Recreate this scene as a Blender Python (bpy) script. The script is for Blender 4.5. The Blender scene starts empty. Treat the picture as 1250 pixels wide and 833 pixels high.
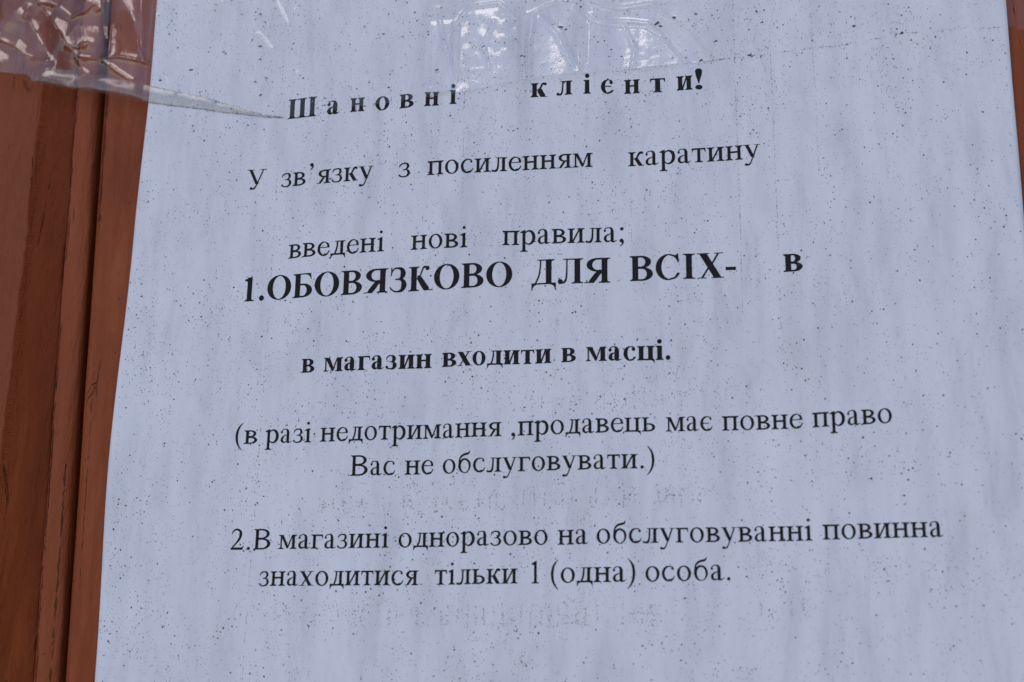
import bpy, math, random
from mathutils import Vector, Matrix, noise
from mathutils.geometry import delaunay_2d_cdt
R_=math.radians
scene=bpy.context.scene
# ---------------------------------------------------------------- camera (page millimetres: X right, Y down the sheet, h out of the wall)
def P(X,Y,h=0.0): return Vector((X/1000.0, -h/1000.0, 1.6-Y/1000.0))
def D(v): return Vector((v[0], v[2], -v[1]))
CAM_R=[[0.982502,-0.012729,0.185819],[-0.04056,0.959096,0.28016],[-0.181784,-0.282794,0.941797]]
CAM_C=(159.047,193.7,-329.853)
cd=bpy.data.cameras.new('camera'); cam=bpy.data.objects.new('camera',cd); scene.collection.objects.link(cam)
r,d,f=D(CAM_R[0]),D(CAM_R[1]),D(CAM_R[2])
m=Matrix.Identity(4)
for i in range(3):
    m[i][0]=r[i]; m[i][1]=-d[i]; m[i][2]=-f[i]
m.translation=P(CAM_C[0],CAM_C[1],-CAM_C[2])
cam.matrix_world=m
cd.sensor_width=23.5; cd.lens=1860.0/1250*23.5; cd.clip_start=0.01; cd.clip_end=200
cd.dof.use_dof=True; cd.dof.focus_distance=0.362; cd.dof.aperture_fstop=10
scene.camera=cam
# ---------------------------------------------------------------- sky and soft sun (open shade, light haze)
SUN_EL,SUN_AZ=R_(44),R_(-14)      # azimuth measured from straight out of the wall, negative to the left
w=bpy.data.worlds.new('World'); scene.world=w; w.use_nodes=True
nt=w.node_tree; bg=nt.nodes['Background']
sky=nt.nodes.new('ShaderNodeTexSky'); sky.sky_type='NISHITA'; sky.sun_disc=False
sky.sun_elevation=SUN_EL; sky.air_density=1.0; sky.dust_density=0.4; sky.ozone_density=2.5
sdir=Vector((math.sin(SUN_AZ)*math.cos(SUN_EL), -math.cos(SUN_AZ)*math.cos(SUN_EL), math.sin(SUN_EL)))   # towards the sun
sky.sun_rotation=math.atan2(sdir.x,sdir.y)
nt.links.new(sky.outputs[0],bg.inputs[0]); bg.inputs[1].default_value=0.15
sd=bpy.data.lights.new('sun','SUN'); sd.energy=0.5; sd.angle=R_(23); sd.color=(1.0,0.96,0.90)
sun=bpy.data.objects.new('sun',sd); scene.collection.objects.link(sun)
sun.rotation_euler=sdir.to_track_quat('Z','Y').to_euler(); sun.location=(0,-2,4)
vs=scene.view_settings; vs.view_transform='Standard'; vs.look='None'; vs.gamma=1; vs.exposure=0.15; vs.use_white_balance=True; vs.white_balance_temperature=6800; vs.white_balance_tint=19; vs.use_curve_mapping=False
scene.cycles.transparent_max_bounces=12
rnd=random.Random(7)

# ---------------------------------------------------------------- helpers
def mesh_obj(name,verts,faces,mats,parent=None,smooth=False,mi=None):
    me=bpy.data.meshes.new(name); me.from_pydata(verts,[],faces)
    for x in (mats if isinstance(mats,list) else [mats]): me.materials.append(x)
    if mi: me.polygons.foreach_set('material_index',mi)
    if smooth: me.polygons.foreach_set('use_smooth',[True]*len(faces))
    me.update()
    o=bpy.data.objects.new(name,me); scene.collection.objects.link(o)
    if parent: o.parent=parent; o.matrix_parent_inverse=parent.matrix_world.inverted()
    return o
def thing(name,label,cat,loc):
    o=bpy.data.objects.new(name,None); o.empty_display_size=.02; scene.collection.objects.link(o)
    o.location=loc; o.matrix_world=Matrix.Translation(loc); o['label']=label; o['category']=cat
    return o
class NT:
    def __init__(s,name):
        s.m=bpy.data.materials.new(name); s.m.use_nodes=True; s.t=s.m.node_tree; s.b=s.t.nodes['Principled BSDF']; s.out=s.t.nodes['Material Output']
    def n(s,typ,ins=None,**kw):
        x=s.t.nodes.new('ShaderNode'+typ)
        for k,v in kw.items(): setattr(x,k,v)
        for k,v in (ins or {}).items():
            if hasattr(v,'is_output'): s.t.links.new(v,x.inputs[k])
            else: x.inputs[k].default_value=v
        return x
    def coords(s,sx,sy,sz):      # object coordinates in millimetres, scaled
        tc=s.n('TexCoord'); mp=s.n('Mapping',{'Vector':tc.outputs['Object'],'Scale':(1000*sx,1000*sy,1000*sz)}); return mp.outputs[0]
    def noise(s,vec,scale=1,detail=3,rough=.5,dist=0):
        return s.n('TexNoise',{'Vector':vec,'Scale':scale,'Detail':detail,'Roughness':rough,'Distortion':dist}).outputs['Fac']
    def ramp(s,fac,*stops):
        x=s.n('ValToRGB',{'Fac':fac}); e=x.color_ramp.elements
        while len(e)<len(stops): e.new(.5)
        for el,(p,c) in zip(e,stops): el.position=p; el.color=c if len(c)==4 else (*c,1)
        return x.outputs[0]
    def math(s,op,a,b=0.0,c=0.0):
        x=s.n('Math',operation=op)
        for i,v in enumerate((a,b,c)):
            if hasattr(v,'is_output'): s.t.links.new(v,x.inputs[i])
            else: x.inputs[i].default_value=v
        return x.outputs[0]
    def mix(s,fac,a,b,blend='MIX'):
        x=s.n('Mix',data_type='RGBA',blend_type=blend)
        for i,v in ((0,fac),(6,a),(7,b)):
            if hasattr(v,'is_output'): s.t.links.new(v,x.inputs[i])
            else: x.inputs[i].default_value=v if not isinstance(v,tuple) or len(v)==4 else (*v,1)
        return x.outputs[2]
    def set(s,k,v):
        if hasattr(v,'is_output'): s.t.links.new(v,s.b.inputs[k])
        else: s.b.inputs[k].default_value=v
    def bump(s,h,dist,strength=1,prev=None):
        ins={'Height':h,'Distance':dist,'Strength':strength}
        if prev: ins['Normal']=prev
        return s.n('Bump',ins).outputs[0]

# ---------------------------------------------------------------- materials
def mat_paint(name,c0,c1,c2,bumpk=1.0,wrinkle=False,chips=(),spec=.12):
    t=NT(name)
    v1=t.coords(.10,.10,.012); v2=t.coords(.5,.5,.045); v3=t.coords(1,1,1); v4=t.coords(.3,.3,.06)
    a=t.noise(v1,1,4,.6,.6); b=t.noise(v2,1,3,.6); g=t.noise(v3,2.2,2,.6)
    col=t.ramp(a,(.30,c0),(.52,c1),(.72,c2))
    col=t.mix(t.math('MULTIPLY',t.ramp(b,(.45,(0,0,0)),(.8,(1,1,1))),.16),col,(c0[0]*.75,c0[1]*.65,c0[2]*.6))
    # hair cracks in the paint, running with the grain
    dv=t.n('Vector' + 'Math',{0:v3},operation='SCALE') if False else None
    w1=t.n('TexVoronoi',{'Vector':t.coords(.11,.11,.014),'Scale':1.0,'Randomness':1.0},feature='DISTANCE_TO_EDGE')
    nz=t.noise(t.coords(.25,.25,.12),1,4,.7)
    ck=t.math('ADD',w1.outputs['Distance'],t.math('MULTIPLY',t.math('SUBTRACT',nz,.5),.12))
    ck=t.math('ABSOLUTE',ck)
    gate=t.ramp(t.noise(t.coords(.05,.05,.03),1,2),(.55,(0,0,0)),(.60,(1,1,1)))
    crack=t.math('MULTIPLY',t.ramp(ck,(.0,(1,1,1)),(.006,(0,0,0))),gate)
    col=t.mix(t.math('MULTIPLY',crack,.8),col,(.035,.014,.008))
    sp=t.ramp(t.n('TexVoronoi',{'Vector':v3,'Scale':.16}).outputs['Distance'],(.0,(1,1,1)),(.055,(1,1,1)),(.075,(0,0,0)))
    col=t.mix(t.math('MULTIPLY',sp,.45),col,(.05,.02,.012))
    if wrinkle:
        xx=t.n('SeparateXYZ',{0:t.coords(1,1,1)}).outputs[0]
        q=t.math('ADD',xx,t.math('MULTIPLY',t.noise(t.coords(.02,.02,.03),1,4,.6),6))
        col=t.mix(t.ramp(t.math('MULTIPLY_ADD',q,.1,3.5),(.68,(.75,)*3),(.74,(0,)*3)),col,(.27,.078,.032))
        l=t.math('ABSOLUTE',t.math('ADD',t.math('ADD',xx,t.math('MULTIPLY',t.noise(t.coords(0,0,.045),1,5,.65),9)),41.0))
        line=t.ramp(l,(.06,(1,)*3),(.20,(0,)*3))
        col=t.mix(t.math('MULTIPLY',line,.7),col,(.05,.012,.006))
    for X0,k,Ya,Yb,wd in chips:      # ragged lines where the paint has flaked along an edge
        sp_=t.n('SeparateXYZ',{0:t.coords(1,1,1)}); yy=t.math('SUBTRACT',1600.0,sp_.outputs[2])
        xx=t.math('SUBTRACT',sp_.outputs[0],t.math('MULTIPLY_ADD',yy,k,X0))
        xx=t.math('ABSOLUTE',t.math('ADD',xx,t.math('MULTIPLY',t.math('SUBTRACT',t.noise(t.coords(.1,.1,.55),1,4,.7),.5),.9)))
        lim=t.math('MULTIPLY',t.math('SUBTRACT',t.noise(t.coords(.4,.4,.22),1,5,.75),.44),wd*5)
        on=t.math('MULTIPLY',t.math('LESS_THAN',xx,lim),t.math('MULTIPLY',t.math('GREATER_THAN',yy,Ya),t.math('LESS_THAN',yy,Yb)))
        col=t.mix(t.math('MULTIPLY',on,.75),col,(.045,.014,.007)); crack=t.math('MAXIMUM',crack,on)
    t.set('Base Color',col); t.set('Roughness',t.ramp(g,(.3,(.42,)*3),(.7,(.6,)*3))); t.set('Specular IOR Level',spec)
    n=t.bump(t.noise(v4,1.2,4,.6),.0009*bumpk)
    n=t.bump(b,.00012*bumpk,1,n)
    n=t.bump(g,.00004,1,n)
    if wrinkle:   # a vertical band of fine wrinkles where the paint has shrunk
        x=t.n('SeparateXYZ',{0:t.coords(1,1,1)})
        wv=t.n('TexWave',{'Vector':t.coords(.35,.35,1.2),'Scale':.42,'Distortion':14.0,'Detail':4.0,'Detail Scale':1.3},bands_direction='Z')
        dx=t.math('ADD',x.outputs[0],t.math('MULTIPLY',t.noise(t.coords(.0,.0,.05),1,2),5))
        band=t.ramp(t.math('MULTIPLY',t.math('ADD',dx,31.5),.1),(.30,(0,0,0)),(.36,(1,1,1)),(.52,(.6,.6,.6)),(.62,(0,0,0)))
        n=t.bump(t.math('MULTIPLY',wv.outputs['Fac'],band),.00009,1,n)
    n=t.bump(t.math('SUBTRACT',1,crack),.0003,1,n)
    t.set('Normal',n)
    return t.m
M_board=mat_paint('brown_paint',(.195,.043,.013),(.285,.068,.022),(.35,.092,.038),chips=((-12.9,.0285,22,58,.55),(-11.4,.0285,95,150,.25)))
M_mould=mat_paint('moulding_paint',(.22,.050,.016),(.295,.072,.025),(.35,.094,.038),chips=((-21.25,.0285,10,75,.6),(-17.0,.0285,120,175,.35),(-20.9,.0285,85,170,.35)))
M_panel=mat_paint('panel_paint',(.125,.023,.003),(.175,.032,.005),(.24,.052,.012),1.5,True,spec=.09)
def mat_paper():
    t=NT('paper')
    a=t.noise(t.coords(.16,.16,.035),1,5,.6,.4); b=t.noise(t.coords(.9,.9,.35),1,4,.65); c=t.noise(t.coords(6,6,3.5),1,3,.7)
    col=t.ramp(a,(.28,(.63,.635,.66)),(.5,(.735,.74,.765)),(.75,(.80,.805,.825)))
    col=t.mix(t.math('MULTIPLY',t.ramp(b,(.52,(0,0,0)),(.8,(1,1,1))),.14),col,(.50,.53,.57))
    t.set('Base Color',col); t.set('Roughness',.72); t.set('Specular IOR Level',.25)
    n=t.bump(c,.00003,.5); n=t.bump(b,.00012,.5,n)
    t.set('Normal',n)
    return t.m
M_paper=mat_paper()
def flat(name,c,rough=.6,spec=.3):
    t=NT(name); g=t.noise(t.coords(3,3,3),1,3,.6)
    t.set('Base Color',t.ramp(g,(.3,tuple(x*.8 for x in c)),(.7,tuple(x*1.25 for x in c)))); t.set('Roughness',rough); t.set('Specular IOR Level',spec); return t.m
M_ink=flat('toner_ink',(.010,.0095,.010),.6,.15)
M_sp=[flat('toner_dark',(.045,.045,.055)),flat('toner_grey',(.16,.16,.18)),flat('toner_faint',(.36,.36,.39))]
M_dirt=flat('brown_dirt',(.10,.08,.055))
def mat_film(name,tint,haze,rough,hazecol=(.5,.5,.5),refl=.078):
    t=NT(name)
    t.t.nodes.remove(t.b)
    n=t.bump(t.noise(t.coords(.6,.6,.6),1,3,.55),.00004)
    n=t.bump(t.noise(t.coords(4,4,4),1,2,.5),.000003,1,n)
    ge=t.n('NewGeometry'); dp=t.n('VectorMath',{0:ge.outputs['Incoming'],1:n},operation='DOT_PRODUCT').outputs['Value']
    cs=t.math('SUBTRACT',1,t.math('MINIMUM',t.math('ABSOLUTE',dp),1.0))
    fac=t.math('MULTIPLY_ADD',t.math('POWER',cs,5),.9,refl)     # reflectance of the two faces of a thin film
    tr=t.n('BsdfTransparent',{'Color':(*tint,1)})
    gl=t.n('BsdfGlossy',{'Color':(1,1,1,1),'Roughness':rough,'Normal':n})
    df=t.n('BsdfDiffuse',{'Color':(*hazecol,1)})
    lo=t.n('Attribute',attribute_name='loose').outputs['Fac'] if name=='clear_film' else 1.0     # 1 where the film hangs free, 0 where its glue wets the surface
    hz=t.math('MULTIPLY',t.math('MULTIPLY',t.ramp(t.noise(t.coords(.35,.35,.35),1,4,.65),(.35,(.4,)*3),(.7,(1,)*3)),haze),lo)
    if name=='clear_film': fac=t.math('MULTIPLY',fac,t.math('MULTIPLY_ADD',lo,.68,.32))
    m1=t.n('MixShader',{0:hz,1:tr.outputs[0],2:df.outputs[0]})
    m2=t.n('MixShader',{0:fac,1:m1.outputs[0],2:gl.outputs[0]})
    t.t.links.new(m2.outputs[0],t.out.inputs[0])
    return t.m
M_film=mat_film('clear_film',(.99,.99,.99),.05,.11,(.46,.45,.45))
M_fold=mat_film('dusty_folded_film',(.92,.92,.90),.20,.22,(.24,.235,.21),.045)

M_bounce=flat('pavement',(.24,.235,.225),.85,.2)  # unseen plane below the frame, added to bounce light and fill the film's reflections
gv=[(-25,-40,0),(25,-40,0),(25,2,0),(-25,2,0)]
gr=mesh_obj('ground',[tuple(c) for c in gv],[(0,1,2,3)],M_bounce); gr['kind']='structure'
# ---------------------------------------------------------------- painted boards behind the notice
def vnoise(x,y,z=0): return noise.noise(Vector((x,y,z)))
wall=thing('wooden_wall','reddish-brown painted wooden boards with a vertical groove behind the white notice','wooden wall',P(0,300,-8))
TILT=.0285
def board(name,prof,mat,seed,Y0=-60,Y1=320,ystep=2.5,amp=.12):
    # prof: list of (u,h): u = mm right of the groove, h = mm out from the page plane; extruded down the board
    ny=int((Y1-Y0)/ystep)+1; V=[];F=[]
    for j in range(ny):
        Y=Y0+j*ystep; g=-14.95+TILT*Y
        for k,(u,h) in enumerate(prof):
            e=amp*(vnoise(u*.35+seed,Y*.035)+.5*vnoise(u*.9,Y*.12,seed))
            uu=u+amp*1.4*vnoise(seed*3.1+k*.15,Y*.045)
            V.append(P(g+uu,Y,h+(e if h>-7 else 0)))
    nk=len(prof)
    for j in range(ny-1):
        for k in range(nk-1):
            a=j*nk+k; F.append((a,a+nk,a+nk+1,a+1))
    return mesh_obj(name,V,F,mat,wall,True)
def arc(cx,cy,rx,ry,a0,a1,n): return [(cx+rx*math.cos(R_(a0+(a1-a0)*i/n)),cy+ry*math.sin(R_(a0+(a1-a0)*i/n))) for i in range(n+1)]
def lin(a,b,n): return [(a[0]+(b[0]-a[0])*i/n,a[1]+(b[1]-a[1])*i/n) for i in range(1,n+1)]
T=-2.3
right=[(.75,T-6),(.7,T-3)]+arc(4.2,T-2.6,3.5,2.4,180,90,12)+lin((4.2,T-.2),(30,T),14)+lin((30,T),(300,T),40)
board('board',right,M_board,3.0)
bead=[(-.75,T-6),(-.70,T-3.0)]+arc(-3.6,T-2.0,2.9,2.1,0,100,12)+lin((-4.1,T+.07),(-5.9,T-.15),4)+arc(-5.9,T-.6,.5,.45,90,180,4)+[(-6.5,T-1.2),(-6.6,T-2.5)]
board('moulding',bead,M_mould,9.0)
panel=[(-6.35,T-2.6),(-6.45,T-1.3)]+lin((-6.8,T-1.0),(-16,T-.9),12)+lin((-16,T-.9),(-17.4,T-.45),4)+lin((-17.4,T-.45),(-90,T-.3),34)
panel=list(reversed(panel))
board('board',panel,M_panel,17.0,amp=.16)
for o in list(wall.children):
    if o.name=='board.001': o['label']='darker recessed board left of the moulding'
board('backing',[(-1.6,T-5.0),(0,T-5.0),(1.6,T-5.0)],M_panel,5.0,amp=0)

# ---------------------------------------------------------------- the paper notice
wall['kind']='thing'
notice=thing('paper_notice','white printed paper notice in Ukrainian with black text, speckled with toner dots','notice',P(105,277,0))
def hz(X,Y):     # how far the sheet bulges off the page plane, mm
    lean=X-.06*(Y-60)*(X/210.0)
    h=.75*vnoise(lean/13.0,Y/95.0,1.3)+.24*vnoise(lean/5.5,Y/50.0,4.1)+.05*vnoise(lean/2.2,Y/30.0,6.1)
    h+=2.0*vnoise(X/55.0,Y/80.0,8.8)
    h+=.45*max(0,(Y-100)/70)*max(0,(X-110)/90)*vnoise((X-.45*Y)/7.0,Y/50.0,2.2)
    return h
def left_x(Y):
    q=[(-25,.2),(-1.5,.6),(20,.8),(62,-.2),(120,-1.0),(171,0),(277,.2)]
    for (a,b),(c,d_) in zip(q,q[1:]):
        if Y<=c: 
            s=(Y-a)/(c-a); s=s*s*(3-2*s); return b+(d_-b)*s
    return 0
NX,NY=190,250
V=[];F=[]
for j in range(NY+1):
    Y=-22+299*j/NY
    x0=left_x(Y); x1=210+.15*vnoise(Y/30,5)
    for i in range(NX+1):
        X=x0+(x1-x0)*i/NX; V.append(P(X,Y,hz(X,Y)))
for j in range(NY):
    for i in range(NX):
        a=j*(NX+1)+i; F.append((a,a+NX+1,a+NX+2,a+1))
sheet=mesh_obj('sheet',V,F,M_paper,notice,True)
sm=sheet.modifiers.new('thickness','SOLIDIFY'); sm.thickness=.0001; sm.offset=-1

# ---------------------------------------------------------------- lettering: serif letterforms drawn from pen strokes (units: 2048 to the em)
class Pen:
    def __init__(s, bold): s.b=bold; s.L=[]
    def add(s,*p): s.L.append((1,list(p)))
    def cut(s,*p): s.L.append((0,list(p)))
    def box(s,x0,y0,x1,y1): s.add((x0,y0),(x1,y0),(x1,y1),(x0,y1))
    def ell(s,cx,cy,rx,ry,sign=1,rot=0.0,n=32):
        c,q=math.cos(rot),math.sin(rot)
        s.L.append((sign,[(cx+rx*math.cos(a)*c-ry*math.sin(a)*q, cy+rx*math.cos(a)*q+ry*math.sin(a)*c) for a in [2*math.pi*i/n for i in range(n)]]))
    def stroke(s,pts,n=6):
        P=[];m=len(pts)
        for i in range(m-1):
            a=pts[max(i-1,0)];b=pts[i];c=pts[i+1];d=pts[min(i+2,m-1)]
            for k in range(n):
                t=k/n
                P.append(tuple(0.5*(2*b[j]+(c[j]-a[j])*t+(2*a[j]-5*b[j]+4*c[j]-d[j])*t*t+(3*b[j]-a[j]-3*c[j]+d[j])*t**3) for j in range(3)))
        P.append(tuple(pts[-1][:3]))
        E=[]
        for i,p in enumerate(P):
            u=P[max(i-1,0)];v=P[min(i+1,len(P)-1)]
            dx,dy=v[0]-u[0],v[1]-u[1];l=math.hypot(dx,dy) or 1
            E.append(((p[0]-dy/l*p[2]/2,p[1]+dx/l*p[2]/2),(p[0]+dy/l*p[2]/2,p[1]-dx/l*p[2]/2)))
        for i in range(len(P)-1):
            s.add(E[i][0],E[i+1][0],E[i+1][1]); s.add(E[i][0],E[i+1][1],E[i][1])
    def line(s,x0,y0,x1,y1,w):      # diagonal whose ends are cut level; w is measured across
        h=w/2/max(.2,abs(y1-y0)/math.hypot(x1-x0,y1-y0))
        s.add((x0-h,y0),(x0+h,y0),(x1+h,y1),(x1-h,y1))
    def foot(s,cx,w,y,up,l,r,t=None,k=None):   # bracketed slab serif on the stem end at height y; up=1 when the stem rises from it
        t=t or (68 if not s.b else 68); k=k or 70
        h=w/2
        if l or r:
            s.add((cx-h-l,y),(cx+h+r,y),(cx+h+r,y+up*t*.75),(cx+h+min(k,r),y+up*t),(cx+h+min(25,r),y+up*(t+25)),(cx+h,y+up*(t+75)),
                  (cx-h,y+up*(t+75)),(cx-h-min(25,l),y+up*(t+25)),(cx-h-min(k,l),y+up*t),(cx-h-l,y+up*t*.75))
    def stem(s,cx,w,y0,y1,b=None,t=None):      # b, t = (left, right) serif reach
        s.box(cx-w/2,y0,cx+w/2,y1)
        if b: s.foot(cx,w,y0,1,*b)
        if t: s.foot(cx,w,y1,-1,*t)
    def flag(s,cx,w,y,reach=150,drop=110):     # slanted head serif as on i, p, 1
        s.add((cx-w/2-reach,y-drop),(cx-w/2-reach,y-drop-38),(cx-w/2,y-drop-75),(cx+w/2,y-drop-150),(cx+w/2,y+18),(cx+w/2-45,y+18))
    def half(s,x0,xr,yb,yt,w,th,th2=None,dirn=1):     # bowl from x0 bulging to xr between yb and yt
        th2=th2 or th
        cy=(yb+yt)/2;ry=(yt-yb)/2;xm=x0+(xr-x0)*.38;rx=xr-xm
        n=14
        o=[(x0,yb),(xm,yb)]+[(xm+rx*math.sin(a),cy-ry*math.cos(a)) for a in [math.pi*i/n for i in range(1,n)]]+[(xm,yt),(x0,yt)]
        rxi=rx-w if dirn>0 else rx+w
        yb2,yt2=yb+th,yt-th2;cyi=(yb2+yt2)/2;ryi=(yt2-yb2)/2
        i_=[(x0,yb2),(xm,yb2)]+[(xm+rxi*math.sin(a),cyi-ryi*math.cos(a)) for a in [math.pi*i/n for i in range(1,n)]]+[(xm,yt2),(x0,yt2)]
        s.add(*o); s.cut(*i_)

def glyph(ch,bold):
    """returns (advance, layers) """
    g=Pen(bold)
    w=306 if bold else 190            # lower-case stem
    W=318 if bold else 212            # capital stem
    h=94 if bold else 102              # hairline
    X=930 if bold else 916
    C=1341
    r=135 if not bold else 105        # serif reach
    ov=22
    adv=None
    H=w/2
    def two(adv_,c1,c2,bt=True):
        for c in (c1,c2): g.stem(c,w,0,X,(r,r),(r,r))
    if ch in 'нипцш':
        adv=1096 if not bold else 1165
        c1=24+r+H; c2=adv-24-r-H
        if ch=='ц': adv=1110 if not bold else 1180
        two(adv,c1,c2)
        if ch=='н': g.box(c1,X/2-5,c2,X/2+h+8)
        if ch=='и': g.line(c1+H-10,70,c2-H+10,X-70,(100 if not bold else 108)); 
        if ch=='п': g.box(c1-H-r+40,X-h-6,c2+H+r-40,X)
        if ch=='ц':
            g.box(c1,0,c2,h+4); x=c2+H+r
            g.add((x-60,0),(x,0),(x,-190),(x-38,-190),(x-65,-110),(x-120,-45),(x-220,0),(x-220,50),(x-60,50))
    elif ch in 'мМ':
        adv=1298 if not bold else 1400
        cr=adv-24-r-H; 
        g.stem(cr,w,0,X,(r,r),(0,r))
        xl=24+r-20+h/2+20
        g.stem(xl,h,0,X,(r,r),None)
        g.foot(xl+10,h,X,-1,r,0)
        vx=(xl+cr)/2+10
        dw=w*1.05
        g.add((xl-h/2-10,X),(xl-h/2+dw*.98,X),(vx+dw*.38,140),(vx+10,20),(vx-40,20))
        g.line(vx+15,60,cr-H+20,X,88)
        g.box(cr-H-20,X-44,cr,X)
    elif ch=='л':
        adv=1036 if not bold else 1130
        cr=adv-24-r-H
        g.stem(cr,w,0,X,(r,r),(0,r))
        xt=cr-H-(290 if not bold else 300)
        g.box(xt-110,X-44,cr,X); g.box(xt,X-62,cr,X)
        bw=115 if not bold else 165
        g.stroke([(xt+60,X-40,h+4),(xt+55,620,h+6),(xt+40,330,h+14),(xt-10,130,h+34),(xt-85,48,h+44),(xt-170,30,h+16),(24+bw*.7,bw*.35,h)])
        g.ell(24+bw*.6,bw*.5,bw*.62,bw*.6)
    elif ch=='д':
        adv=1032 if not bold else 1130
        cr=adv-200-H+(20 if not bold else 40)
        if bold: cr=adv-165-H
        g.stem(cr,w,0,X,None,(0,r))
        xt=cr-H-(250 if not bold else 250)
        g.box(xt-120,X-44,cr,X); g.box(xt,X-62,cr,X)
        g.stroke([(xt+55,X-40,h+4),(xt+45,600,h+8),(xt-5,320,h+10),(xt-120,30,h+10)])
        xl,xr=34,adv-30
        g.box(xl,0,xr,h+6)
        for x,q in ((xl,1),(xr,-1)):
            g.add((x,h),(x,-215),(x+q*38,-215),(x+q*60,-130),(x+q*110,-50),(x+q*210,0),(x+q*210,h))
    elif ch in 'ть':
        if ch=='т':
            adv=895 if not bold else 990
            c=adv/2; g.stem(c,w,0,X,(r+10,r+10),None)
            g.box(44,X-h,adv-44,X)
            for x,q in ((40,1),(adv-40,-1)):
                g.add((x+q*8,X),(x-q*6,X-270),(x+q*30,X-270),(x+q*60,X-170),(x+q*120,X-90),(x+q*260,X-h),(x+q*260,X))
        else:
            adv=940 if not bold else 1040
            c=24+r+H
            g.stem(c,w,0,X,(r,0),(r,r)); g.box(c,0,c+200,50)
            g.half(c,adv-55,0,530,w+5,h-6)
            g.box(c-H,0,c+H,X)
    elif ch=='г':
        adv=840 if not bold else 930
        c=24+r+H
        g.stem(c,w,0,X,(r,r+20),(r,0)); g.box(c,X-h,adv-40,X)
        x=adv-36
        g.add((x-8,X),(x+6,X-285),(x-30,X-285),(x-60,X-170),(x-130,X-90),(x-280,X-h),(x-280,X))
    elif ch=='в':
        adv=967 if not bold else 1090
        c=24+r+H; x=adv-50
        g.half(c,x-85,X/2-20,X,w-5,h-8)
        g.half(c,x,0,X/2+28,w+8,h-6)
        g.stem(c,w,0,X,(r,0),(r,0))
    elif ch=='я':
        adv=969 if not bold else 1080
        c=adv-24-r-H
        g.half(c,(120 if not bold else 105),410,X,-(w-5),h-8,None,-1) if False else None
        # mirrored bowl
        p=Pen(bold); p.half(-c,-(115 if not bold else 95),410,X,w,h-8)
        for sg,q in p.L: g.L.append((sg,[(-a,b) for a,b in q]))
        g.stem(c,w,0,X,(r,r),(0,r))
        g.stroke([(c-H-100,440,w*.85),(c-H-210,300,w*.9),(c-H-390,40,w*.8),(c-H-420,0,w*.7)] if bold else [(c-H-110,450,130),(c-H-190,340,140),(c-H-370,60,130),(c-H-410,0,110)])
        g.box(24,0,c-H-300,44)
    elif ch=='к':
        adv=995 if not bold else 1150
        c=24+r+H
        g.stem(c,w,0,X,(r,r),(r,r))
        g.box(c,435,c+H+120,495)
        x=adv
        g.stroke([(c+H+60,455,h),(c+H+190,520,h+12),(c+H+290,700,h+20),(c+H+390,X-60,h+45),(x-120,X-60,h+60)])
        g.ell(x-118-(20 if bold else 0),X-75,(68 if not bold else 92),(72 if not bold else 92))
        d=w*1.12
        g.stroke([(c+H+110,500,d*.8),(c+H+190,440,d),(c+H+330,200,d),(c+H+420,60,d*1.02),(c+H+470,0,d*.9)])
        g.box(c+H+360,0,x-8,44)
    elif ch=='о':
        adv=1024
        if bold: g.ell(512,457,450,480); g.ell(512,457,185,412,0)
        else: g.ell(512,455,437,475); g.ell(512,455,256,402,0,0.08)
    elif ch=='с':
        adv=909
        if bold: adv=909; g.ell(470,457,420,480); g.ell(520,470,205,420,0); g.cut((520,300),(960,190),(960,760),(500,720)); 
        else: g.ell(475,457,412,475); g.ell(545,470,308,392,0); g.cut((560,260),(980,330),(980,760),(640,700))
        if bold:
            g.ell(700,735,118,115); g.stroke([(520,914,46),(650,880,90),(730,790,150)])
            g.stroke([(500,40,130),(660,75,100),(790,170,60),(850,250,40)])
        else:
            g.ell(735,738,72,72); g.stroke([(520,908,44),(650,880,60),(740,790,110)])
            g.stroke([(500,65,160),(650,80,130),(760,160,80),(850,320,38)])
    elif ch=='є':
        adv=877 if not bold else 930
        if bold: g.ell(470,457,420,480); g.ell(520,470,205,420,0); g.cut((520,250),(960,190),(960,760),(500,720)); g.box(300,450,700,515); g.ell(690,735,108,110); g.stroke([(520,914,46),(640,880,90),(720,790,140)]); g.stroke([(500,40,130),(660,75,100),(790,170,60),(850,250,40)])
        else: g.ell(475,457,412,475); g.ell(545,470,308,392,0); g.cut((560,260),(980,330),(980,760),(640,700)); g.box(200,450,640,508); g.ell(735,745,68,70); g.stroke([(520,908,44),(650,880,60),(740,800,105)]); g.stroke([(500,65,160),(650,80,130),(760,160,80),(830,280,38)])
    elif ch=='е':
        adv=909
        g.ell(470,457,405,475); g.ell(530,470,292,392,0); g.cut((480,330),(1000,330),(1000,525),(480,525))
        g.box(200,520,862,575)
        g.add((640,575),(866,575),(830,720),(760,830),(640,880),(600,880)) ; g.ell(512,630,185,212,0); g.cut((330,576),(695,576),(690,700),(330,700)); g.box(190,520,862,575)
        g.stroke([(500,65,160),(650,80,130),(770,170,75),(862,330,34)])
    elif ch=='з':
        if not bold:
            adv=811
            g.stroke([(100,640,30),(150,790,84),(280,880,84),(420,890,80),(560,860,120),(618,710,158),(555,555,110),(430,490,66),(300,475,60)])
            g.stroke([(300,485,48),(450,478,54),(590,430,110),(665,260,168),(585,80,120),(410,18,82),(240,30,80),(120,110,95),(70,175,50)])
            g.ell(118,130,62,60)
        else:
            adv=900
            g.stroke([(90,600,40),(140,770,70),(260,880,80),(400,895,80),(550,850,180),(615,700,262),(550,550,180),(430,490,60),(300,475,50)])
            g.stroke([(300,490,50),(450,480,60),(600,430,170),(665,260,285),(590,90,190),(420,20,90),(260,40,90),(140,120,110),(70,220,60)])
            g.ell(140,135,95,92)
    elif ch=='а':
        adv=909 if not bold else 1000
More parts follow.
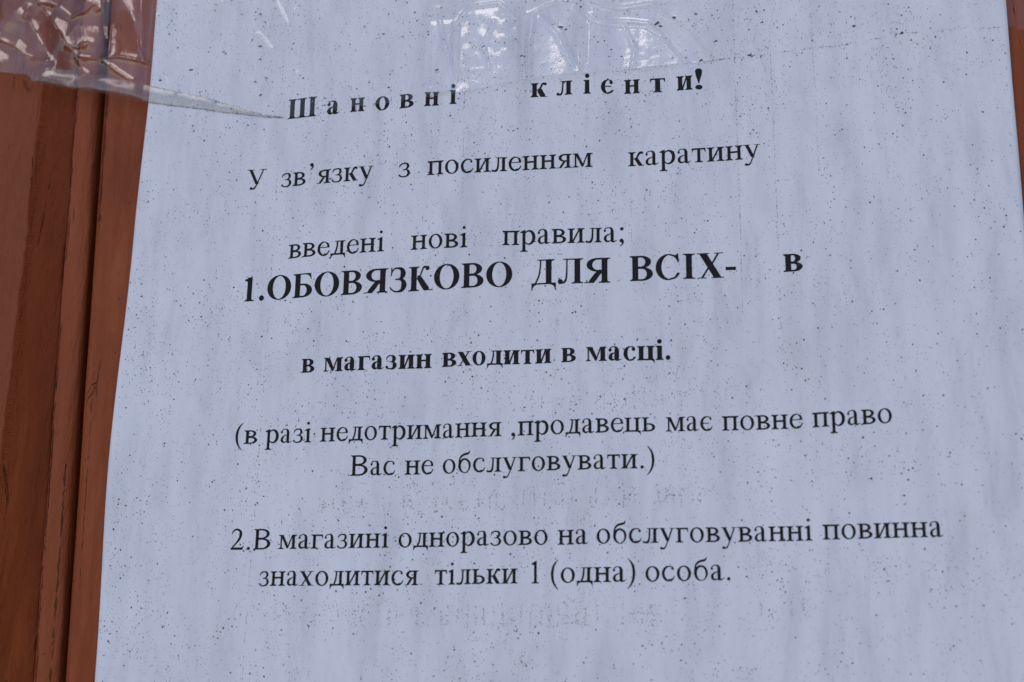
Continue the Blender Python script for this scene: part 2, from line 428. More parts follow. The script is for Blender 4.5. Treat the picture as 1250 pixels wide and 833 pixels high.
        if not bold:
            cs=590
            g.stroke([(cs,720,w),(cs,400,w),(cs,180,w),(cs+20,80,w),(cs+75,48,w*.65),(cs+150,50,70),(cs+285,115,30)])
            g.stroke([(150,720,90),(175,830,66),(290,905,54),(420,910,66),(540,850,140),(cs,700,w)])
            g.ell(157,712,72,76)
            g.stroke([(cs,560,48),(430,500,58),(250,410,110),(175,270,160),(185,150,160),(260,65,125),(370,52,90),(490,90,66),(cs,165,50)])
        else:
            cs=620
            g.stroke([(cs,700,w),(cs,400,w),(cs,180,w),(cs+20,110,w*.95),(cs+90,65,w*.5),(cs+180,60,70),(cs+310,125,34)])
            g.stroke([(190,720,130),(230,840,80),(340,905,60),(470,905,80),(580,830,190),(cs,680,w)])
            g.ell(195,700,112,108)
            g.stroke([(cs,570,50),(450,510,64),(280,420,170),(215,260,260),(240,150,240),(310,85,170),(400,75,110),(500,110,70),(cs,190,50)])
    elif ch=='р':
        adv=1024; c=255
        g.ell(590,457,380,472); g.ell(530,450,238,372,0); 
        g.box(c-H,-442,c+H,X); g.cut((c+H,-100),(c+H+60,-100),(c+H+0.1,60)) 
        g.foot(c,w,-442,1,r,r+10); g.flag(c,w,X+8)
        g.L=[l for l in g.L]
    elif ch=='і':
        adv=569; c=adv/2+5
        g.stem(c,w,0,X,(r,r),None) 
        if bold: g.foot(c,w,X,-1,r,0); g.ell(c,1205,152,152)
        else: g.flag(c,w,X+8,140,100); g.ell(c,1270,98,98)
    elif ch=='у':
        adv=1024
        g.line(200,X,560,110,195); g.line(560,110,850,X,88)
        g.add((460,150),(560,60),(620,200),(600,260))
        g.stroke([(570,150,70),(505,-30,74),(420,-235,80),(330,-345,95),(200,-360,110)])
        g.ell(160,-345,95,85)
        g.box(24,X-42,400,X); g.box(660,X-42,1004,X)
    elif ch=='х':
        adv=1024
        d=200 if not bold else 310
        g.line(195,X,770,0,d) if not bold else g.line(230,X,800,0,d)
        g.line(185,0,480,430,82); g.line(520,440,830,X,82)
        for a,b,y in ((24,410,X-42),(620,1000,X-42),(20,380,0),(590,1010,0)): g.box(a,y,b,y+42)
    elif ch=='б':
        adv=1042
        g.ell(530,455,425,475); g.ell(550,420,265,390,0,0.06)
        g.stroke([(190,480,150),(185,720,120),(230,940,112),(380,1110,130),(600,1190,140),(800,1240,120),(885,1400,40)])
        g.ell(550,420,265,390,0,0.06)
        g.stroke([(280,700,50),(420,840,60),(560,905,60)])
    # ------------------------------------------------ capitals
    elif ch=='В':
        adv=1366
        R=140; c=34+R+W/2+ (30 if not bold else 10); x=adv-(100 if not bold else 70)
        g.half(c,x-90,C/2+5,C,W,h-4,h); g.half(c,x,0,C/2+60,W+15,h,h-4)
        g.stem(c,W,0,C,(R,0),(R,0))
    elif ch=='О':
        adv=1593 if bold else 1479
        g.ell(adv/2,C/2,adv/2-(70),C/2+28); g.ell(adv/2,C/2,adv/2-(70)-(W+20),C/2-28,0)
    elif ch=='С':
        adv=1479
        g.ell(770,C/2,690,C/2+28); g.ell(850,C/2+5,455,C/2-32,0)
        g.cut((860,400),(1600,300),(1600,1010),(860,930))
        g.stroke([(850,40,80),(1080,70,100),(1250,180,75),(1375,340,42)])
        g.stroke([(850,1310,74),(1050,1265,84),(1210,1130,100),(1310,900,50)])
        g.add((1250,1375),(1315,1375),(1340,880),(1285,880),(1180,1180),(1080,1280),(1190,1290))
    elif ch=='І':
        adv=797; c=adv/2; g.stem(c,W,0,C,(190-20,170),(170,170))
    elif ch=='Л':
        adv=1480; c=1130
        g.stem(c,W,0,C,(165,165),(0,165))
        g.box(360,C-50,c,C); g.box(500,C-66,c,C)
        g.stroke([(560,C-40,76),(555,900,84),(540,450,96),(490,190,110),(390,75,110),(300,50,90),(205,60,80)])
        g.ell(205,115,140,138)
    elif ch=='Д':
        adv=1440; c=1000
        g.stem(c,W,0,C,None,(0,165))
        g.box(350,C-50,c,C); g.box(480,C-66,c,C)
        g.stroke([(550,C-40,76),(530,900,84),(450,450,90),(250,30,80)])
        g.box(50,0,1390,80)
        for x,q in ((45,1),(1400,-1)):
            g.add((x,80),(x,-330),(x+q*42,-330),(x+q*75,-190),(x+q*150,-70),(x+q*300,0),(x+q*300,80))
    elif ch=='Б':
        adv=1290; c=40+140+W/2
        g.half(c,1225,0,770,W+15,h,h); g.stem(c,W,0,C,(140,0),(140,0))
        g.box(c,C-66,1130,C); g.add((1120,C),(1160,C-340),(1120,C-340),(1060,C-200),(960,C-110),(800,C-66),(800,C))
    elif ch=='Я':
        adv=1479; c=adv-34-160-W/2
        p=Pen(bold); p.half(-c,-150,600,C,W,h)
        for sg,q in p.L: g.L.append((sg,[(-a,b) for a,b in q]))
        g.stem(c,W,0,C,(160,160),(0,160))
        g.stroke([(c-170,640,220),(c-340,520,250),(c-520,300,290),(c-720,60,260),(c-760,0,220)])
        g.box(34,0,c-560,50)
    elif ch=='З':
        adv=1100
        g.stroke([(130,930,44),(180,1130,70),(310,1290,90),(500,1320,100),(720,1240,210),(810,1030,300),(730,800,220),(560,700,70),(360,690,56)])
        g.stroke([(360,715,56),(580,700,70),(790,620,200),(870,380,310),(770,120,210),(540,30,100),(330,50,90),(160,160,80),(70,290,60)])
        g.add((110,C+25),(165,C+25),(185,C-60),(160,900),(105,900))
    elif ch=='К':
        adv=1479-30; c=34+150+W/2
        g.stem(c,W,0,C,(150,150),(150,150))
        g.stroke([(c+150,660,70),(c+320,740,76),(c+430,1000,80),(c+560,C-60,110),(c+760,C-90,120)])
        g.ell(c+830-50,C-125,120,120)
        g.stroke([(c+200,760,200),(c+330,680,280),(c+560,330,320),(c+760,60,320),(c+820,0,280)])
        g.box(c+620,0,adv+20,50)
    elif ch=='Ш':
        adv=2048; r2=140
        for c in (34+r2+W/2,adv/2,adv-34-r2-W/2): g.stem(c,W,0,C,(r2,r2),(r2,r2))
        g.box(34+r2,0,adv-34-r2,62)
    elif ch=='Х':
        adv=1479
        g.line(340,C,1130,0,350); g.line(270,0,640,560,98); g.line(830,760,1190,C,98)
        for a,b,y in ((30,690,C-46),(960,1440,C-46),(40,530,0),(800,1460,0)): g.box(a,y,b,y+46)
    elif ch=='У':
        adv=1450
        g.line(270,C,760,330,200); g.line(1180,C,800,420,88)
        g.stroke([(830,480,70),(720,260,90),(600,80,110),(450,20,110)])
        g.add((640,420),(760,280),(830,380),(840,500),(700,520))
        g.ell(370,60,105,92)
        g.box(30,C-46,560,C); g.box(940,C-46,1400,C)
    # ------------------------------------------------ digits, marks
    elif ch=='1':
        adv=1024; ww=170 if not bold else 290; c=540 if not bold else 520
        g.box(c-ww/2,0,c+ww/2,C); g.foot(c,ww,0,1,150,150)
        g.add((c-ww/2,C-230),(c-ww/2-170,C-170),(c-ww/2-180,C-130),(c+ww/2-40,C+44),(c+ww/2,C+44),(c+ww/2,C-260))
    elif ch=='2':
        adv=1024
        g.stroke([(90,1010,36),(170,1200,80),(330,1320,110),(500,1310,130),(660,1190,170),(700,970,190),(620,720,160),(420,430,110),(120,90,80),(70,40,60)])
        g.add((60,0),(860,0),(960,280),(915,290),(860,190),(780,155),(180,155),(60,60))
    elif ch=='.':
        adv=512; q=105 if not bold else 155; g.ell(256,q-18,q,q)
    elif ch in ',;’':
        adv=512 if ch==',' else 569 if ch==';' else 682
        y=0 if ch!='’' else 1230; c=250 if ch!='’' else 330
        g.ell(c-10,y+88,125,122)
        g.stroke([(c+50,y+110,120),(c+70,y+20,115),(c+35,y-120,90),(c-95,y-250,50)])
        if ch==';': g.ell(c+10,830,106,106)
    elif ch=='(' or ch==')':
        adv=682
        q=[(620,1420,26),(440,1230,90),(300,950,140),(240,550,165),(290,130,142),(440,-210,90),(630,-430,26)]
        if ch==')': q=[(682-a,b,cc) for a,b,cc in q]
        g.stroke(q)
    elif ch=='-':
        adv=682; g.box(70,385,620,560)
    elif ch=='!':
        adv=682; g.ell(341,140,155,155); g.stroke([(341,400,50),(335,600,110),(341,950,250),(341,1180,300),(341,1290,260),(341,1370,120)])
    else: raise KeyError(ch)
    if ch in 'кяКЯ': g.cut((-300,-600),(2300,-600),(2300,0),(-300,0))
    return adv,g.L

def inpoly(x,y,q):
    r_=False
    for i in range(len(q)):
        (x0,y0),(x1,y1)=q[i],q[(i+1)%len(q)]
        if (y0>y)!=(y1>y) and x<(x1-x0)*(y-y0)/(y1-y0)+x0: r_=not r_
    return r_
_cache={}
def glyph_mesh(ch,bold):
    k=(ch,bold)
    if k in _cache: return _cache[k]
    adv,L=glyph(ch,bold)
    vs,fs,sg=[],[],[]
    for s,p in L:
        a=0
        for i in range(len(p)): a+=p[i][0]*p[(i+1)%len(p)][1]-p[(i+1)%len(p)][0]*p[i][1]
        if a<0: p=p[::-1]
        q=[]
        for c in p:
            if not q or abs(c[0]-q[-1][0])+abs(c[1]-q[-1][1])>.5: q.append(c)
        if len(q)>1 and abs(q[0][0]-q[-1][0])+abs(q[0][1]-q[-1][1])<.5: q.pop()
        if len(q)<3 or abs(a)<4: continue
        fs.append(list(range(len(vs),len(vs)+len(q)))); vs+= [Vector(c) for c in q]; sg.append(s)
    nface=len(fs)
    ink=[c for (s,p) in L if s for c in p]
    xa,xb=min(c[0] for c in ink),max(c[0] for c in ink); ya,yb=min(c[1] for c in ink),max(c[1] for c in ink)
    y=ya
    while y<yb:
        x=xa+37
        while x<xb: vs.append(Vector((x+3*math.sin(y),y+3*math.cos(x)))); x+=230
        y+=230
    ed=[(f_[i],f_[(i+1)%len(f_)]) for f_ in fs for i in range(len(f_))]
    ov,oe,of,rv,re_,rf=delaunay_2d_cdt(vs,ed,[],0,.05)
    PL=[]
    for s,p in L: PL.append((s,p,min(c[0] for c in p),max(c[0] for c in p),min(c[1] for c in p),max(c[1] for c in p)))
    T_=[]
    for f_ in of:
        cx=sum(ov[i][0] for i in f_)/len(f_); cy=sum(ov[i][1] for i in f_)/len(f_)
        on=False
        for s,p,xa_,xb_,ya_,yb_ in PL:
            if on!=bool(s) and xa_<=cx<=xb_ and ya_<=cy<=yb_ and inpoly(cx,cy,p): on=bool(s)
        if on: T_.append(tuple(f_))
    used=sorted({i for t in T_ for i in t}); mp={a:b for b,a in enumerate(used)}
    res=(adv,[tuple(ov[i]) for i in used],[tuple(mp[i] for i in t) for t in T_])
    x0=min(v[0] for v in res[1]); x1=max(v[0] for v in res[1])
    _cache[k]=(*res,x0,x1)
    return _cache[k]
# (line, text, X0, Y0, X1, Y1): ink extents and baseline on the sheet in mm
WORDS=[
(1,'Ш',37.70,34.56,45.30,34.46),
(1,'а',48.08,34.48,51.42,34.49),
(1,'н',54.18,34.41,57.83,34.41),
(1,'о',60.54,34.42,64.11,34.46),
(1,'в',66.76,34.55,70.45,34.56),
(1,'н',73.13,34.63,76.80,34.67),
(1,'і',79.45,34.58,81.14,34.58),
(1,'к',99.37,34.20,103.37,34.27),
(1,'л',105.60,34.13,109.41,34.08),
(1,'і',112.08,34.07,113.84,34.08),
(1,'є',116.22,34.13,119.31,34.15),
(1,'н',121.71,34.36,125.48,34.37),
(1,'т',127.88,34.47,131.53,34.54),
(1,'и',134.18,34.41,137.94,34.44),
(1,'!',138.59,34.45,140.30,34.50),
(2,'У',27.81,52.44,32.88,52.46),
(2,'зв’язку',36.95,52.59,60.83,52.59),
(2,'з',67.06,52.55,70.01,52.53),
(2,'посиленням',74.37,52.68,114.27,53.00),
(2,'каратину',122.51,53.11,153.18,53.02),
(3,'введені',39.89,71.37,64.19,71.20),
(3,'нові',70.72,71.23,84.62,71.54),
(3,'правила;',92.89,71.42,121.39,71.94),
(4,'1.ОБОВЯЗКОВО',29.04,81.53,95.37,81.62),
(4,'ДЛЯ',99.87,81.44,118.25,81.72),
(4,'ВСІХ-',122.67,81.49,146.80,81.59),
(4,'в',157.41,81.10,161.66,81.14),
(5,'в',44.99,100.23,48.19,100.25),
(5,'магазин',50.42,100.19,76.58,100.39),
(5,'входити',79.06,100.33,104.64,100.34),
(5,'в',106.89,100.27,110.26,100.27),
(5,'масці.',112.56,100.26,131.60,100.35),
(6,'(в',29.48,116.79,34.89,116.83),
(6,'разі',36.87,116.85,48.24,117.02),
(6,'недотримання',50.35,116.93,93.26,117.01),
(6,',продавець',95.50,116.98,127.95,116.78),
(6,'має',130.31,116.87,140.67,117.04),
(6,'повне',142.68,117.05,160.22,117.00),
(6,'право',162.26,116.96,179.20,116.54),
(7,'Вас',57.99,125.18,68.61,125.18),
(7,'не',70.76,125.18,77.49,125.16),
(7,'обслуговувати.)',79.64,125.14,127.70,125.14),
(8,'2.В',30.30,141.72,39.86,141.74),
(8,'магазині',41.81,141.73,67.62,141.75),
(8,'одноразово',69.82,141.69,103.95,141.70),
(8,'на',106.16,141.82,112.99,141.77),
(8,'обслуговуванні',114.82,141.71,161.26,141.76),
(8,'повинна',163.40,141.58,188.30,141.44),
(9,'знаходитися',37.66,150.07,74.66,150.18),
(9,'тільки',78.40,150.17,97.27,150.13),
(9,'1',100.30,150.17,102.05,150.19),
(9,'(одна)',104.70,150.15,123.27,150.12),
(9,'особа.',125.45,150.12,143.63,149.97),
]
YS={1:.00394,2:.0039,3:.0039,4:.00452,5:.00362,6:.00358,7:.00357,8:.00354,9:.00359}
lines={}
for ln,txt,X0,Y0,X1,Y1 in WORDS:
    bold=ln in (1,4,5)
    G_=[glyph_mesh(c,bold) for c in txt]
    width=sum(g[0] for g in G_[:-1])+G_[-1][4]-G_[0][3]
    sx=(X1-X0)/width; x=-G_[0][3]
    V,F=lines.setdefault(ln,([],[]))
    sy=YS[ln]
    for g in G_:
        b=len(V)
        for vx,vy in g[1]:
            u=(x+vx)*sx; t=u/(X1-X0)
            X=X0+u; Y=Y0+(Y1-Y0)*t-vy*sy
            V.append(P(X,Y,hz(X,Y)+.035))
        F+=[tuple(b+i for i in t) for t in g[2]]
        x+=g[0]
LAB={1:'bold letter-spaced heading line of the notice',4:'largest bold line of capitals on the notice',5:'bold line of small letters in the middle of the notice'}
for ln,(V,F) in sorted(lines.items()):
    o=mesh_obj('printed_line',V,F,M_ink,notice)
    if ln in LAB: o['label']=LAB[ln]

# toner specks: thousands of dots, in clusters, in dotted columns and in faint ghosts of the lettering
V=[];F=[];MI=[]
def speck(X,Y,r,mi,asp=1.0,store=None,lift=.03):
    V_,F_,MI_=store or (V,F,MI)
    if not(left_x(Y)+.3<X<209.6): return
    n=5 if r<.16 else 7
    b=len(V_);a0=rnd.random()*6; h=hz(X,Y)+lift
    for i in range(n):
        a=a0+6.2832*i/n; q=r*rnd.uniform(.7,1.2)
        V_.append(P(X+q*math.cos(a)*asp,Y+q*math.sin(a),h))
    F_.append(tuple(range(b,b+n))); MI_.append(mi)
def tone(): 
    k=rnd.random(); return 0 if k<.40 else 1 if k<.80 else 2
def size(): return min(.24,.072+rnd.expovariate(1/.040))
n=0
while n<12500:
    X,Y=rnd.uniform(0,209),rnd.uniform(-12,178)
    dns=.5+.9*vnoise(X/16,Y/13,3)+.5*vnoise(X/5,Y/6,9)
    dns*=1.15-.55*max(0,(X-120)/90)*max(0,min(1,(Y-30)/60))
    if rnd.random()<max(.05,dns)*.9: speck(X,Y,size(),tone()); n+=1
n=0
while n<24000:
    X,Y=rnd.uniform(0,209),rnd.uniform(-12,178)
    dns=.42+1.0*vnoise(X/11,Y/9,13)+.7*vnoise(X/3.2,Y/5,19)+.25*max(0,(60-Y)/60)+.2*max(0,(60-X)/60)
    if rnd.random()<max(.03,dns): speck(X,Y,rnd.uniform(.045,.095),0 if rnd.random()<.2 else 1 if rnd.random()<.5 else 2); n+=1
for c in range(150):      # small tight clusters
    X,Y=rnd.uniform(0,205),rnd.uniform(-8,172)
    for k in range(rnd.randint(4,14)): speck(X+rnd.gauss(0,1.3),Y+rnd.gauss(0,1.6),size(),tone())
for X,ya,yb,dn,mi in ((35.5,-8,178,2.6,1),(82.9,18,60,3.2,1),(82.9,60,110,.8,2),(122.9,8,75,2.4,2),(147.8,10,90,3.2,1),(156.2,18,100,2.8,1),(166,8,60,2.2,1),(181,12,60,2,2),(98,40,80,1.2,2),(63,90,170,.7,2),(190,20,80,.8,2),(133,95,130,1.2,2)):
    y=ya
    while y<yb:
        y+=rnd.expovariate(dn)
        if vnoise(y/7,X)>-.25: speck(X+rnd.gauss(0,.07)+.25*math.sin(y/40),y,rnd.uniform(.05,.11),mi if rnd.random()<.7 else 2)
def ghost(X0,X1,Y0,Y1,strength):
    x=X0
    while x<X1:
        if rnd.random()<.80:
            top,bot=Y0+rnd.uniform(-.3,.8),Y1-rnd.uniform(0,1.2)
            for k in range(int(rnd.uniform(8,22)*strength)): speck(x+rnd.gauss(0,.13),rnd.uniform(top,bot),rnd.uniform(.06,.15),2 if rnd.random()<.85 else 1)
            if rnd.random()<.5:
                yy=rnd.choice((top,bot,(top+bot)/2)); 
                for k in range(int(7*strength)): speck(x+rnd.uniform(0,1.7),yy+rnd.gauss(0,.12),rnd.uniform(.06,.13),2)
            if rnd.random()<.3:
                for k in range(6): speck(x+rnd.gauss(0,.6),rnd.uniform(top,bot),rnd.uniform(.07,.15),1)
        x+=rnd.uniform(1.5,2.6) if rnd.random()<.85 else rnd.uniform(4,7)
ghost(52,84,130,133.6,.8); ghost(84,142,129.5,134,1.0)
ghost(42,70,155,159.5,.45); ghost(70,128,154.5,160,1.1); ghost(150,160,154.5,158.5,1.1)
ghost(98,137,107.3,112,.55); ghost(56,90,126,129,.3); ghost(70,128,140,142,.2); ghost(160,190,146,150,.35)
o=mesh_obj('toner_specks',V,F,M_sp,notice,mi=MI); o['kind']='stuff'

# ---------------------------------------------------------------- clear adhesive tape across the top of the notice
tape=thing('adhesive_tape','wide clear adhesive tape across the top of the notice, crumpled at its left end','adhesive tape',P(85,34,1))
EDGE=[(-75,13.5),(-58,15.2),(-41.52,16.15),(-33.26,17.74),(-29.54,20.0),(-20.17,22.0),(-8.66,24.6),(0.41,26.9),(12.69,29.6),(24.76,31.8),(37.75,34.1),(58.73,32.99),(82.81,31.75),(101.57,29.29),(121.43,28.27),(142.47,27.4),(174.01,26.18),(187.47,24.58),(213.62,25.0),(250,24.2)]
CREASE=[
[(-42.79, -4.7), (-38.87, -1.22), (-35.82, 0.97), (-34.33, -0.34), (-34.96, -1.83)],
[(-34.85, 1.3), (-30.92, 7.58), (-27.32, 13.3), (-27.42, 14.47)],
[(-32.07, -3.01), (-29.01, -2.74), (-26.06, -1.04), (-22.27, 2.16), (-17.83, 0.65), (-16.17, -1.11), (-14.18, 0.5), (-15.52, 0.85)],
[(-32.07, -3.01), (-29.31, 1.07), (-26.64, 4.39), (-24.7, 7.64), (-22.56, 10.64), (-19.06, 11.41), (-16.44, 10.22)],
[(-42.64, 6.59), (-37.2, 9.42), (-32.6, 13.34), (-27.83, 14.9)],
[(-13.58, -2.78), (-13.36, 4.36), (-11.95, 9.66)],
[(-8.97, -2.36), (-6.36, 1.43), (-4.68, 5.12), (-2.7, 12.3), (-1.04, 15.91)],
[(-3.25, -1.84), (-2.28, 4.15), (-1.79, 12.37)],
[(-12.31, 15.46), (-8.17, 18.8), (-4.11, 21.66)],
[(-10.96, 5.75), (-10.65, 13.97)],
[(-22.56, 10.64), (-18.82, 13.76), (-13.04, 14.94), (-7.4, 14.93), (-0.53, 16.65)],
[(-25.23, 6.88), (-23.71, 10.55), (-23.56, 16.41)],
[(-19.97, 13.67), (-17.26, 18.08)],
[(1.02, 3.26), (2.48, 12.73), (3.73, 19.75), (5.57, 23.33)],
[(18.2, 0.1), (19.79, 16.47), (19.23, 20.99), (18.37, 27.26), (17.66, 29.46)],
[(32.6, 1.41), (34.34, 5.05), (36.03, 7.97)],
[(37.55, 4.18), (36.68, 15.58), (36.77, 24.64)],
[(39.2, 22.13), (39.5, 27.54)],
[(28.34, 10.3), (31.86, 14.49)],
[(75.85, 8.74), (77.99, 19.02), (80.48, 28.07)],
[(99.17, 29.53), (99.08, 20.78), (99.82, 11.98), (102.45, 10.43), (106.5, 9.01), (108.93, 12.34)],
[(109.94, 11.1), (112.15, 14.18), (111.95, 21.85), (111.15, 28.74)],
[(113.56, 8.75), (116.57, 10.8), (121.56, 11.69), (128.51, 11.21), (132.41, 14.86), (138.16, 20.8), (142.47, 27.4)],
[(113.96, 13.23), (116.55, 15.0), (121.53, 15.0), (127.46, 16.18), (130.38, 19.05), (134.19, 24.78), (137.05, 27.81)],
[(101.86, 13.27), (105.52, 18.02), (110.35, 28.68)],
[(121.52, 16.1), (124.43, 22.89), (123.79, 27.6)],
[(72.4, 5.02), (73.57, 16.42), (73.13, 29.69)],
[(55.4, 3.48), (57.67, 17.33), (57.2, 26.24)],
[(80.94, 12.57), (83.96, 8.78), (91.18, 8.53), (95.34, 12.7)],
[(89.43, 26.58), (87.68, 19.83), (90.23, 13.37)]
]
def edge_y(X):
    for (a,b),(c,d_) in zip(EDGE,EDGE[1:]):
        if X<=c: return b+(d_-b)*(X-a)/(c-a)
    return EDGE[-1][1]
# (half width mm, height mm) of each crease
CW=[]
for i,c in enumerate(CREASE):
    CW.append((1.5,.22) if i<13 else (1.0,.22))
for i,(a,b) in {0:(1.6,.25),4:(2.6,.55),5:(1.2,.2),8:(1.4,.3),20:(1.0,.30),21:(1.0,.32),22:(1.3,.42),23:(1.1,.28),13:(.8,.15),14:(.8,.18),26:(1.6,.16),27:(1.8,.12)}.items(): CW[i]=(a,b)
def segd(x,y,a,b):
    dx,dy=b[0]-a[0],b[1]-a[1]; l=dx*dx+dy*dy
    t=max(0,min(1,((x-a[0])*dx+(y-a[1])*dy)/l)) if l else 0
    return math.hypot(x-a[0]-t*dx,y-a[1]-t*dy)
BB=[(min(p[0] for p in c)-3,max(p[0] for p in c)+3,min(p[1] for p in c)-3,max(p[1] for p in c)+3) for c in CREASE]
def tri(x): x=x%1.0; return 4*abs(x-.5)-1
def sstep(a,b,x):
    t=max(0,min(1,(x-a)/(b-a))); return t*t*(3-2*t)
# places where the film stands off the sheet like flat open blisters: outline, slope towards the lower edge, roughness
BLISTER=[([(98,11),(102.5,12),(107,16),(113,30),(97,31)],.052,.03),([(112.6,14),(118,16),(127,17),(131,20),(137.5,29),(112.2,30)],.045,.07),
 ([(81,10),(92,9.5),(97,13),(97,31),(81,32)],.036,.10),([(74,12),(80,12),(80.5,31),(74,32)],.02,.05),([(113.5,10.5),(130,13),(139,25),(141,27.4),(137.5,27.5),(128,16.5),(114,14)],-.03,.03)]
def pdist(x,y,q):
    return min(segd(x,y,q[i],q[(i+1)%len(q)]) for i in range(len(q)))
def blister(X,Y):
    h=0
    for q,sl,ro in BLISTER:
        if inpoly(X,Y,q):
            k=sstep(0,.9,pdist(X,Y,q)) if Y<edge_y(X)-2.5 else sstep(0,.9,min(segd(X,Y,q[i],q[(i+1)%len(q)]) for i in range(len(q)-2)))
            h+=k*(.12+sl*(Y-10)*.9+ro*(vnoise(X/2.6,Y/3.4,3)*.75+.35*vnoise(X/1.1,Y/1.5,9)+.6*max(0,vnoise(X/5,Y/5,31))))
    return h
STUCK=[[(-8.5,.5),(-5,3),(-2.4,11),(-2,15),(-8.5,15),(-10.4,6)],[(-25.6,11.5),(-21,11.5),(-21,17.5),(-25.5,17.5)],[(-33.5,1),(-27,14),(-23.5,8),(-30.5,-2)],[(-12,-6),(-9,-6),(-10.5,12),(-12.6,12)],[(-46,-6),(-43,-6),(-41,1),(-43.5,3)]]
def looseness(X,Y):
    v=.72 if X<-.3 else .16+.10*vnoise(X/7,Y/7,2)
    if X<-.3:
        for q in STUCK:
            if inpoly(X,Y,q): v-=.8*sstep(-.3,1.2,pdist(X,Y,q)+.25*vnoise(X,Y,3)); 
        v-=.45*max(0,vnoise(X/4,Y/4,6))
    elif 70<X<146:
        for q,a_,b_ in BLISTER:
            if inpoly(X,Y,q): v=max(v,.9)
            else:
                d_=pdist(X,Y,q)
                if d_<1.2: v=max(v,.6*(1-d_/1.2)+.16)
    return max(0,min(1,v))
def film_h(X,Y):
    over=sstep(-.3,-3.5,X)                     # 0 on the sheet, 1 over the bare wood
    right=sstep(210,213,X)
    bub=sstep(74,82,X)*sstep(143,133,X)*sstep(9,12.5,Y)*sstep(31,28.5,Y)
    h=.10+(hz(X,Y)*(1-over) if X<212 else 0)
    for (w_,a_),c,bb in zip(CW,CREASE,BB):
        if bb[0]<X<bb[1] and bb[2]<Y<bb[3]:
            dd=min(segd(X,Y,p,q) for p,q in zip(c,c[1:]))
            if dd<.42: h+=(.17 if c[0][0]<0 else .12)*(1-(dd/.42)**1.3)
            if dd<w_: 
                u=dd/w_; h+=a_*(1.02-math.sqrt(u*u+.004))*(1-u*u*.4) if u<1 else 0
    wx=X+2.0*vnoise(X/14,Y/14,1); wy=Y+2.0*vnoise(X/14,Y/14,5)
    cr=.50*tri((wx*.9+wy*.45)/17.0)+.40*tri((wx*.35-wy*.95)/12.5+.3)+.10*tri((wx*.98+wy*.1)/8.3+.1)+.5*vnoise(X/9,Y/8,3)
    fine=.10*vnoise(X/1.9,Y/3.0,7)+.05*abs(vnoise(X/1.1,Y/1.6,2))
    k=over*(.55+.45*vnoise(X/12,Y/10,12))
    h+=over*1.15+(.55+.45*k)*over*1.1*cr*(1-.5*sstep(22,10,-X))+over*fine*.25
    if bub>0 or 73<X<142: h+=blister(X,Y)
    oth=(1-over)*(1-bub)*(1-right)
    h+=oth*(.035*max(0,vnoise(X/6,Y/16,21))+.004*vnoise(X/2,Y/4,3))
    h-=right*1.0
    lo=-1.3*over-1.9*right+(1-max(over,right))*(hz(X,Y)+.07)
    d_=h-lo; q=.35*max(over,right)+.02
    return lo+.5*(d_+math.sqrt(d_*d_+q*q))
V=[];F=[]
xs=[];x=-75.0
while x<250:
    xs.append(x); x+= .8 if x<-46 or x>216 else (.28 if x<2 else .38 if (x<74 or x>144) else .28)
rows=[]
LO=[]
NYT=150
for X in xs:
    e=edge_y(X)+.12*vnoise(X/2.5,0,4)
    for j in range(NYT+1):
        s=j/NYT; Y=e-48*(1-(1-s)**1.0)*1.0 if False else e-48*(s**1.35)
        V.append(P(X,Y,film_h(X,Y))); LO.append(looseness(X,Y))
for i in range(len(xs)-1):
    for j in range(NYT):
        a=i*(NYT+1)+j; F.append((a,a+NYT+1,a+NYT+2,a+1))
fo=mesh_obj('film',V,F,M_film,tape,True)
at=fo.data.attributes.new('loose','FLOAT','POINT'); at.data.foreach_set('value',LO)
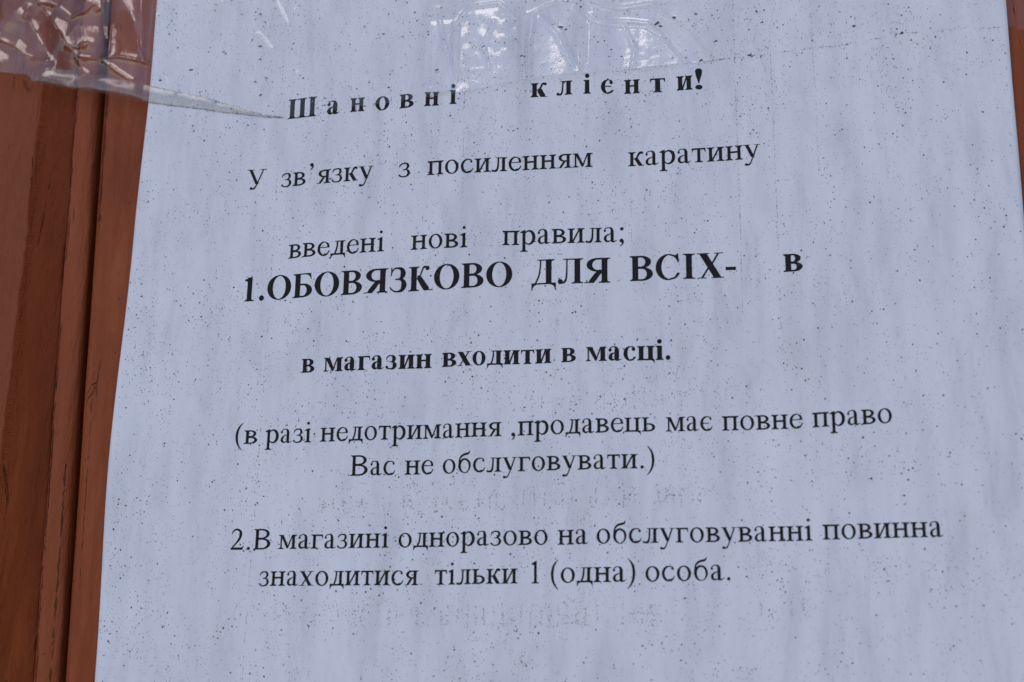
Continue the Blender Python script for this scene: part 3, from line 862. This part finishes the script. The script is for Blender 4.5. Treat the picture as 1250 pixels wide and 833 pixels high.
# the lower edge of the tape folded over on itself, dusty
FT=[(-31.5,17.2),(-27.17,16.3),(-19.5,17.9),(-11.42,19.9),(0.47,22.9),(15.76,27.1),(26.87,31.1),(37.2,34.0)]
FB=[(-31.5,20.2),(-27.18,21.3),(-20.17,22.8),(-8.66,25.5),(0.86,27.75),(12.69,29.99),(24.76,32.1),(37.2,34.25)]
def interp(q,X):
    for (a,b),(c,d_) in zip(q,q[1:]):
        if X<=c:
            s=(X-a)/(c-a); return b+(d_-b)*s
    return q[-1][1]
V=[];F=[];n=260;mN=18
for i in range(n+1):
    X=-31.5+68.7*i/n; a,b=interp(FT,X),interp(FB,X)
    a+=.15*vnoise(X/3,1,2); b+=.12*vnoise(X/3,7,2)
    over=sstep(-.3,-4,X)
    for j in range(mN+1):
        s=j/mN; Y=a+(b-a)*s
        h=max(film_h(X,min(Y,edge_y(X)-.1)),hz(X,Y)*(1-over)+.1)+.12+(b-a)*.10*math.sin(math.pi*s)**.7*(.7+.5*over)+over*.35*vnoise(X/5,Y/4,2)*math.sin(math.pi*s)
        V.append(P(X,Y,h))
for i in range(n):
    for j in range(mN):
        a=i*(mN+1)+j; F.append((a,a+mN+1,a+mN+2,a+1))
mesh_obj('folded_edge',V,F,M_fold,tape,True)
# grit caught along the sticky edge and under the tape
V2=[];F2=[];MI2=[]; st=(V2,F2,MI2)
def grit(X,Y,r,asp): 
    if X>209: return
    b=len(V2); a0=rnd.random()*6; th=rnd.uniform(-.7,.5); n=7; h=(film_h(X,Y) if Y<edge_y(X)-.2 else hz(X,Y)+.05)+.03
    for i in range(n):
        a=a0+6.2832*i/n; q=r*rnd.uniform(.5,1.3); u,v=q*math.cos(a)*asp,q*math.sin(a)*.7
        V2.append(P(X+u*math.cos(th)-v*math.sin(th),Y+u*math.sin(th)+v*math.cos(th),h))
    F2.append(tuple(range(b,b+n)))
for k in range(75):
    X=rnd.uniform(2,208); Y=edge_y(X)-rnd.uniform(.5,30)
    grit(X,Y,rnd.uniform(.12,.30),rnd.uniform(1,2.4))
for k in range(620):
    X=rnd.uniform(0,36.5); e=interp(FT,X) if rnd.random()<.55 else interp(FB,X)
    grit(X,e+abs(rnd.gauss(0,.18))*(1 if e==interp(FT,X) else -1),rnd.uniform(.04,.10),1.6)
for k in range(260):
    X=rnd.uniform(40,209) if rnd.random()<.4 else rnd.uniform(120,209)
    if vnoise(X/5,3)>-.1: grit(X,edge_y(X)+rnd.gauss(-.1,.12),rnd.uniform(.04,.11),1.8)
for X,Y,r in ((151.5,26.6,.42),(186.5,24.3,.30),(97.0,23.1,.30),(76.2,25.4,.28),(62,13.8,.26),(29,13.4,.28),(129.8,16.3,.45),(106.5,16.0,.42),(140,27.0,.35)):
    grit(X,Y,r,1.7)
o=mesh_obj('trapped_grit',V2,F2,M_dirt,tape); o['kind']='stuff'
bpy.context.view_layer.update()
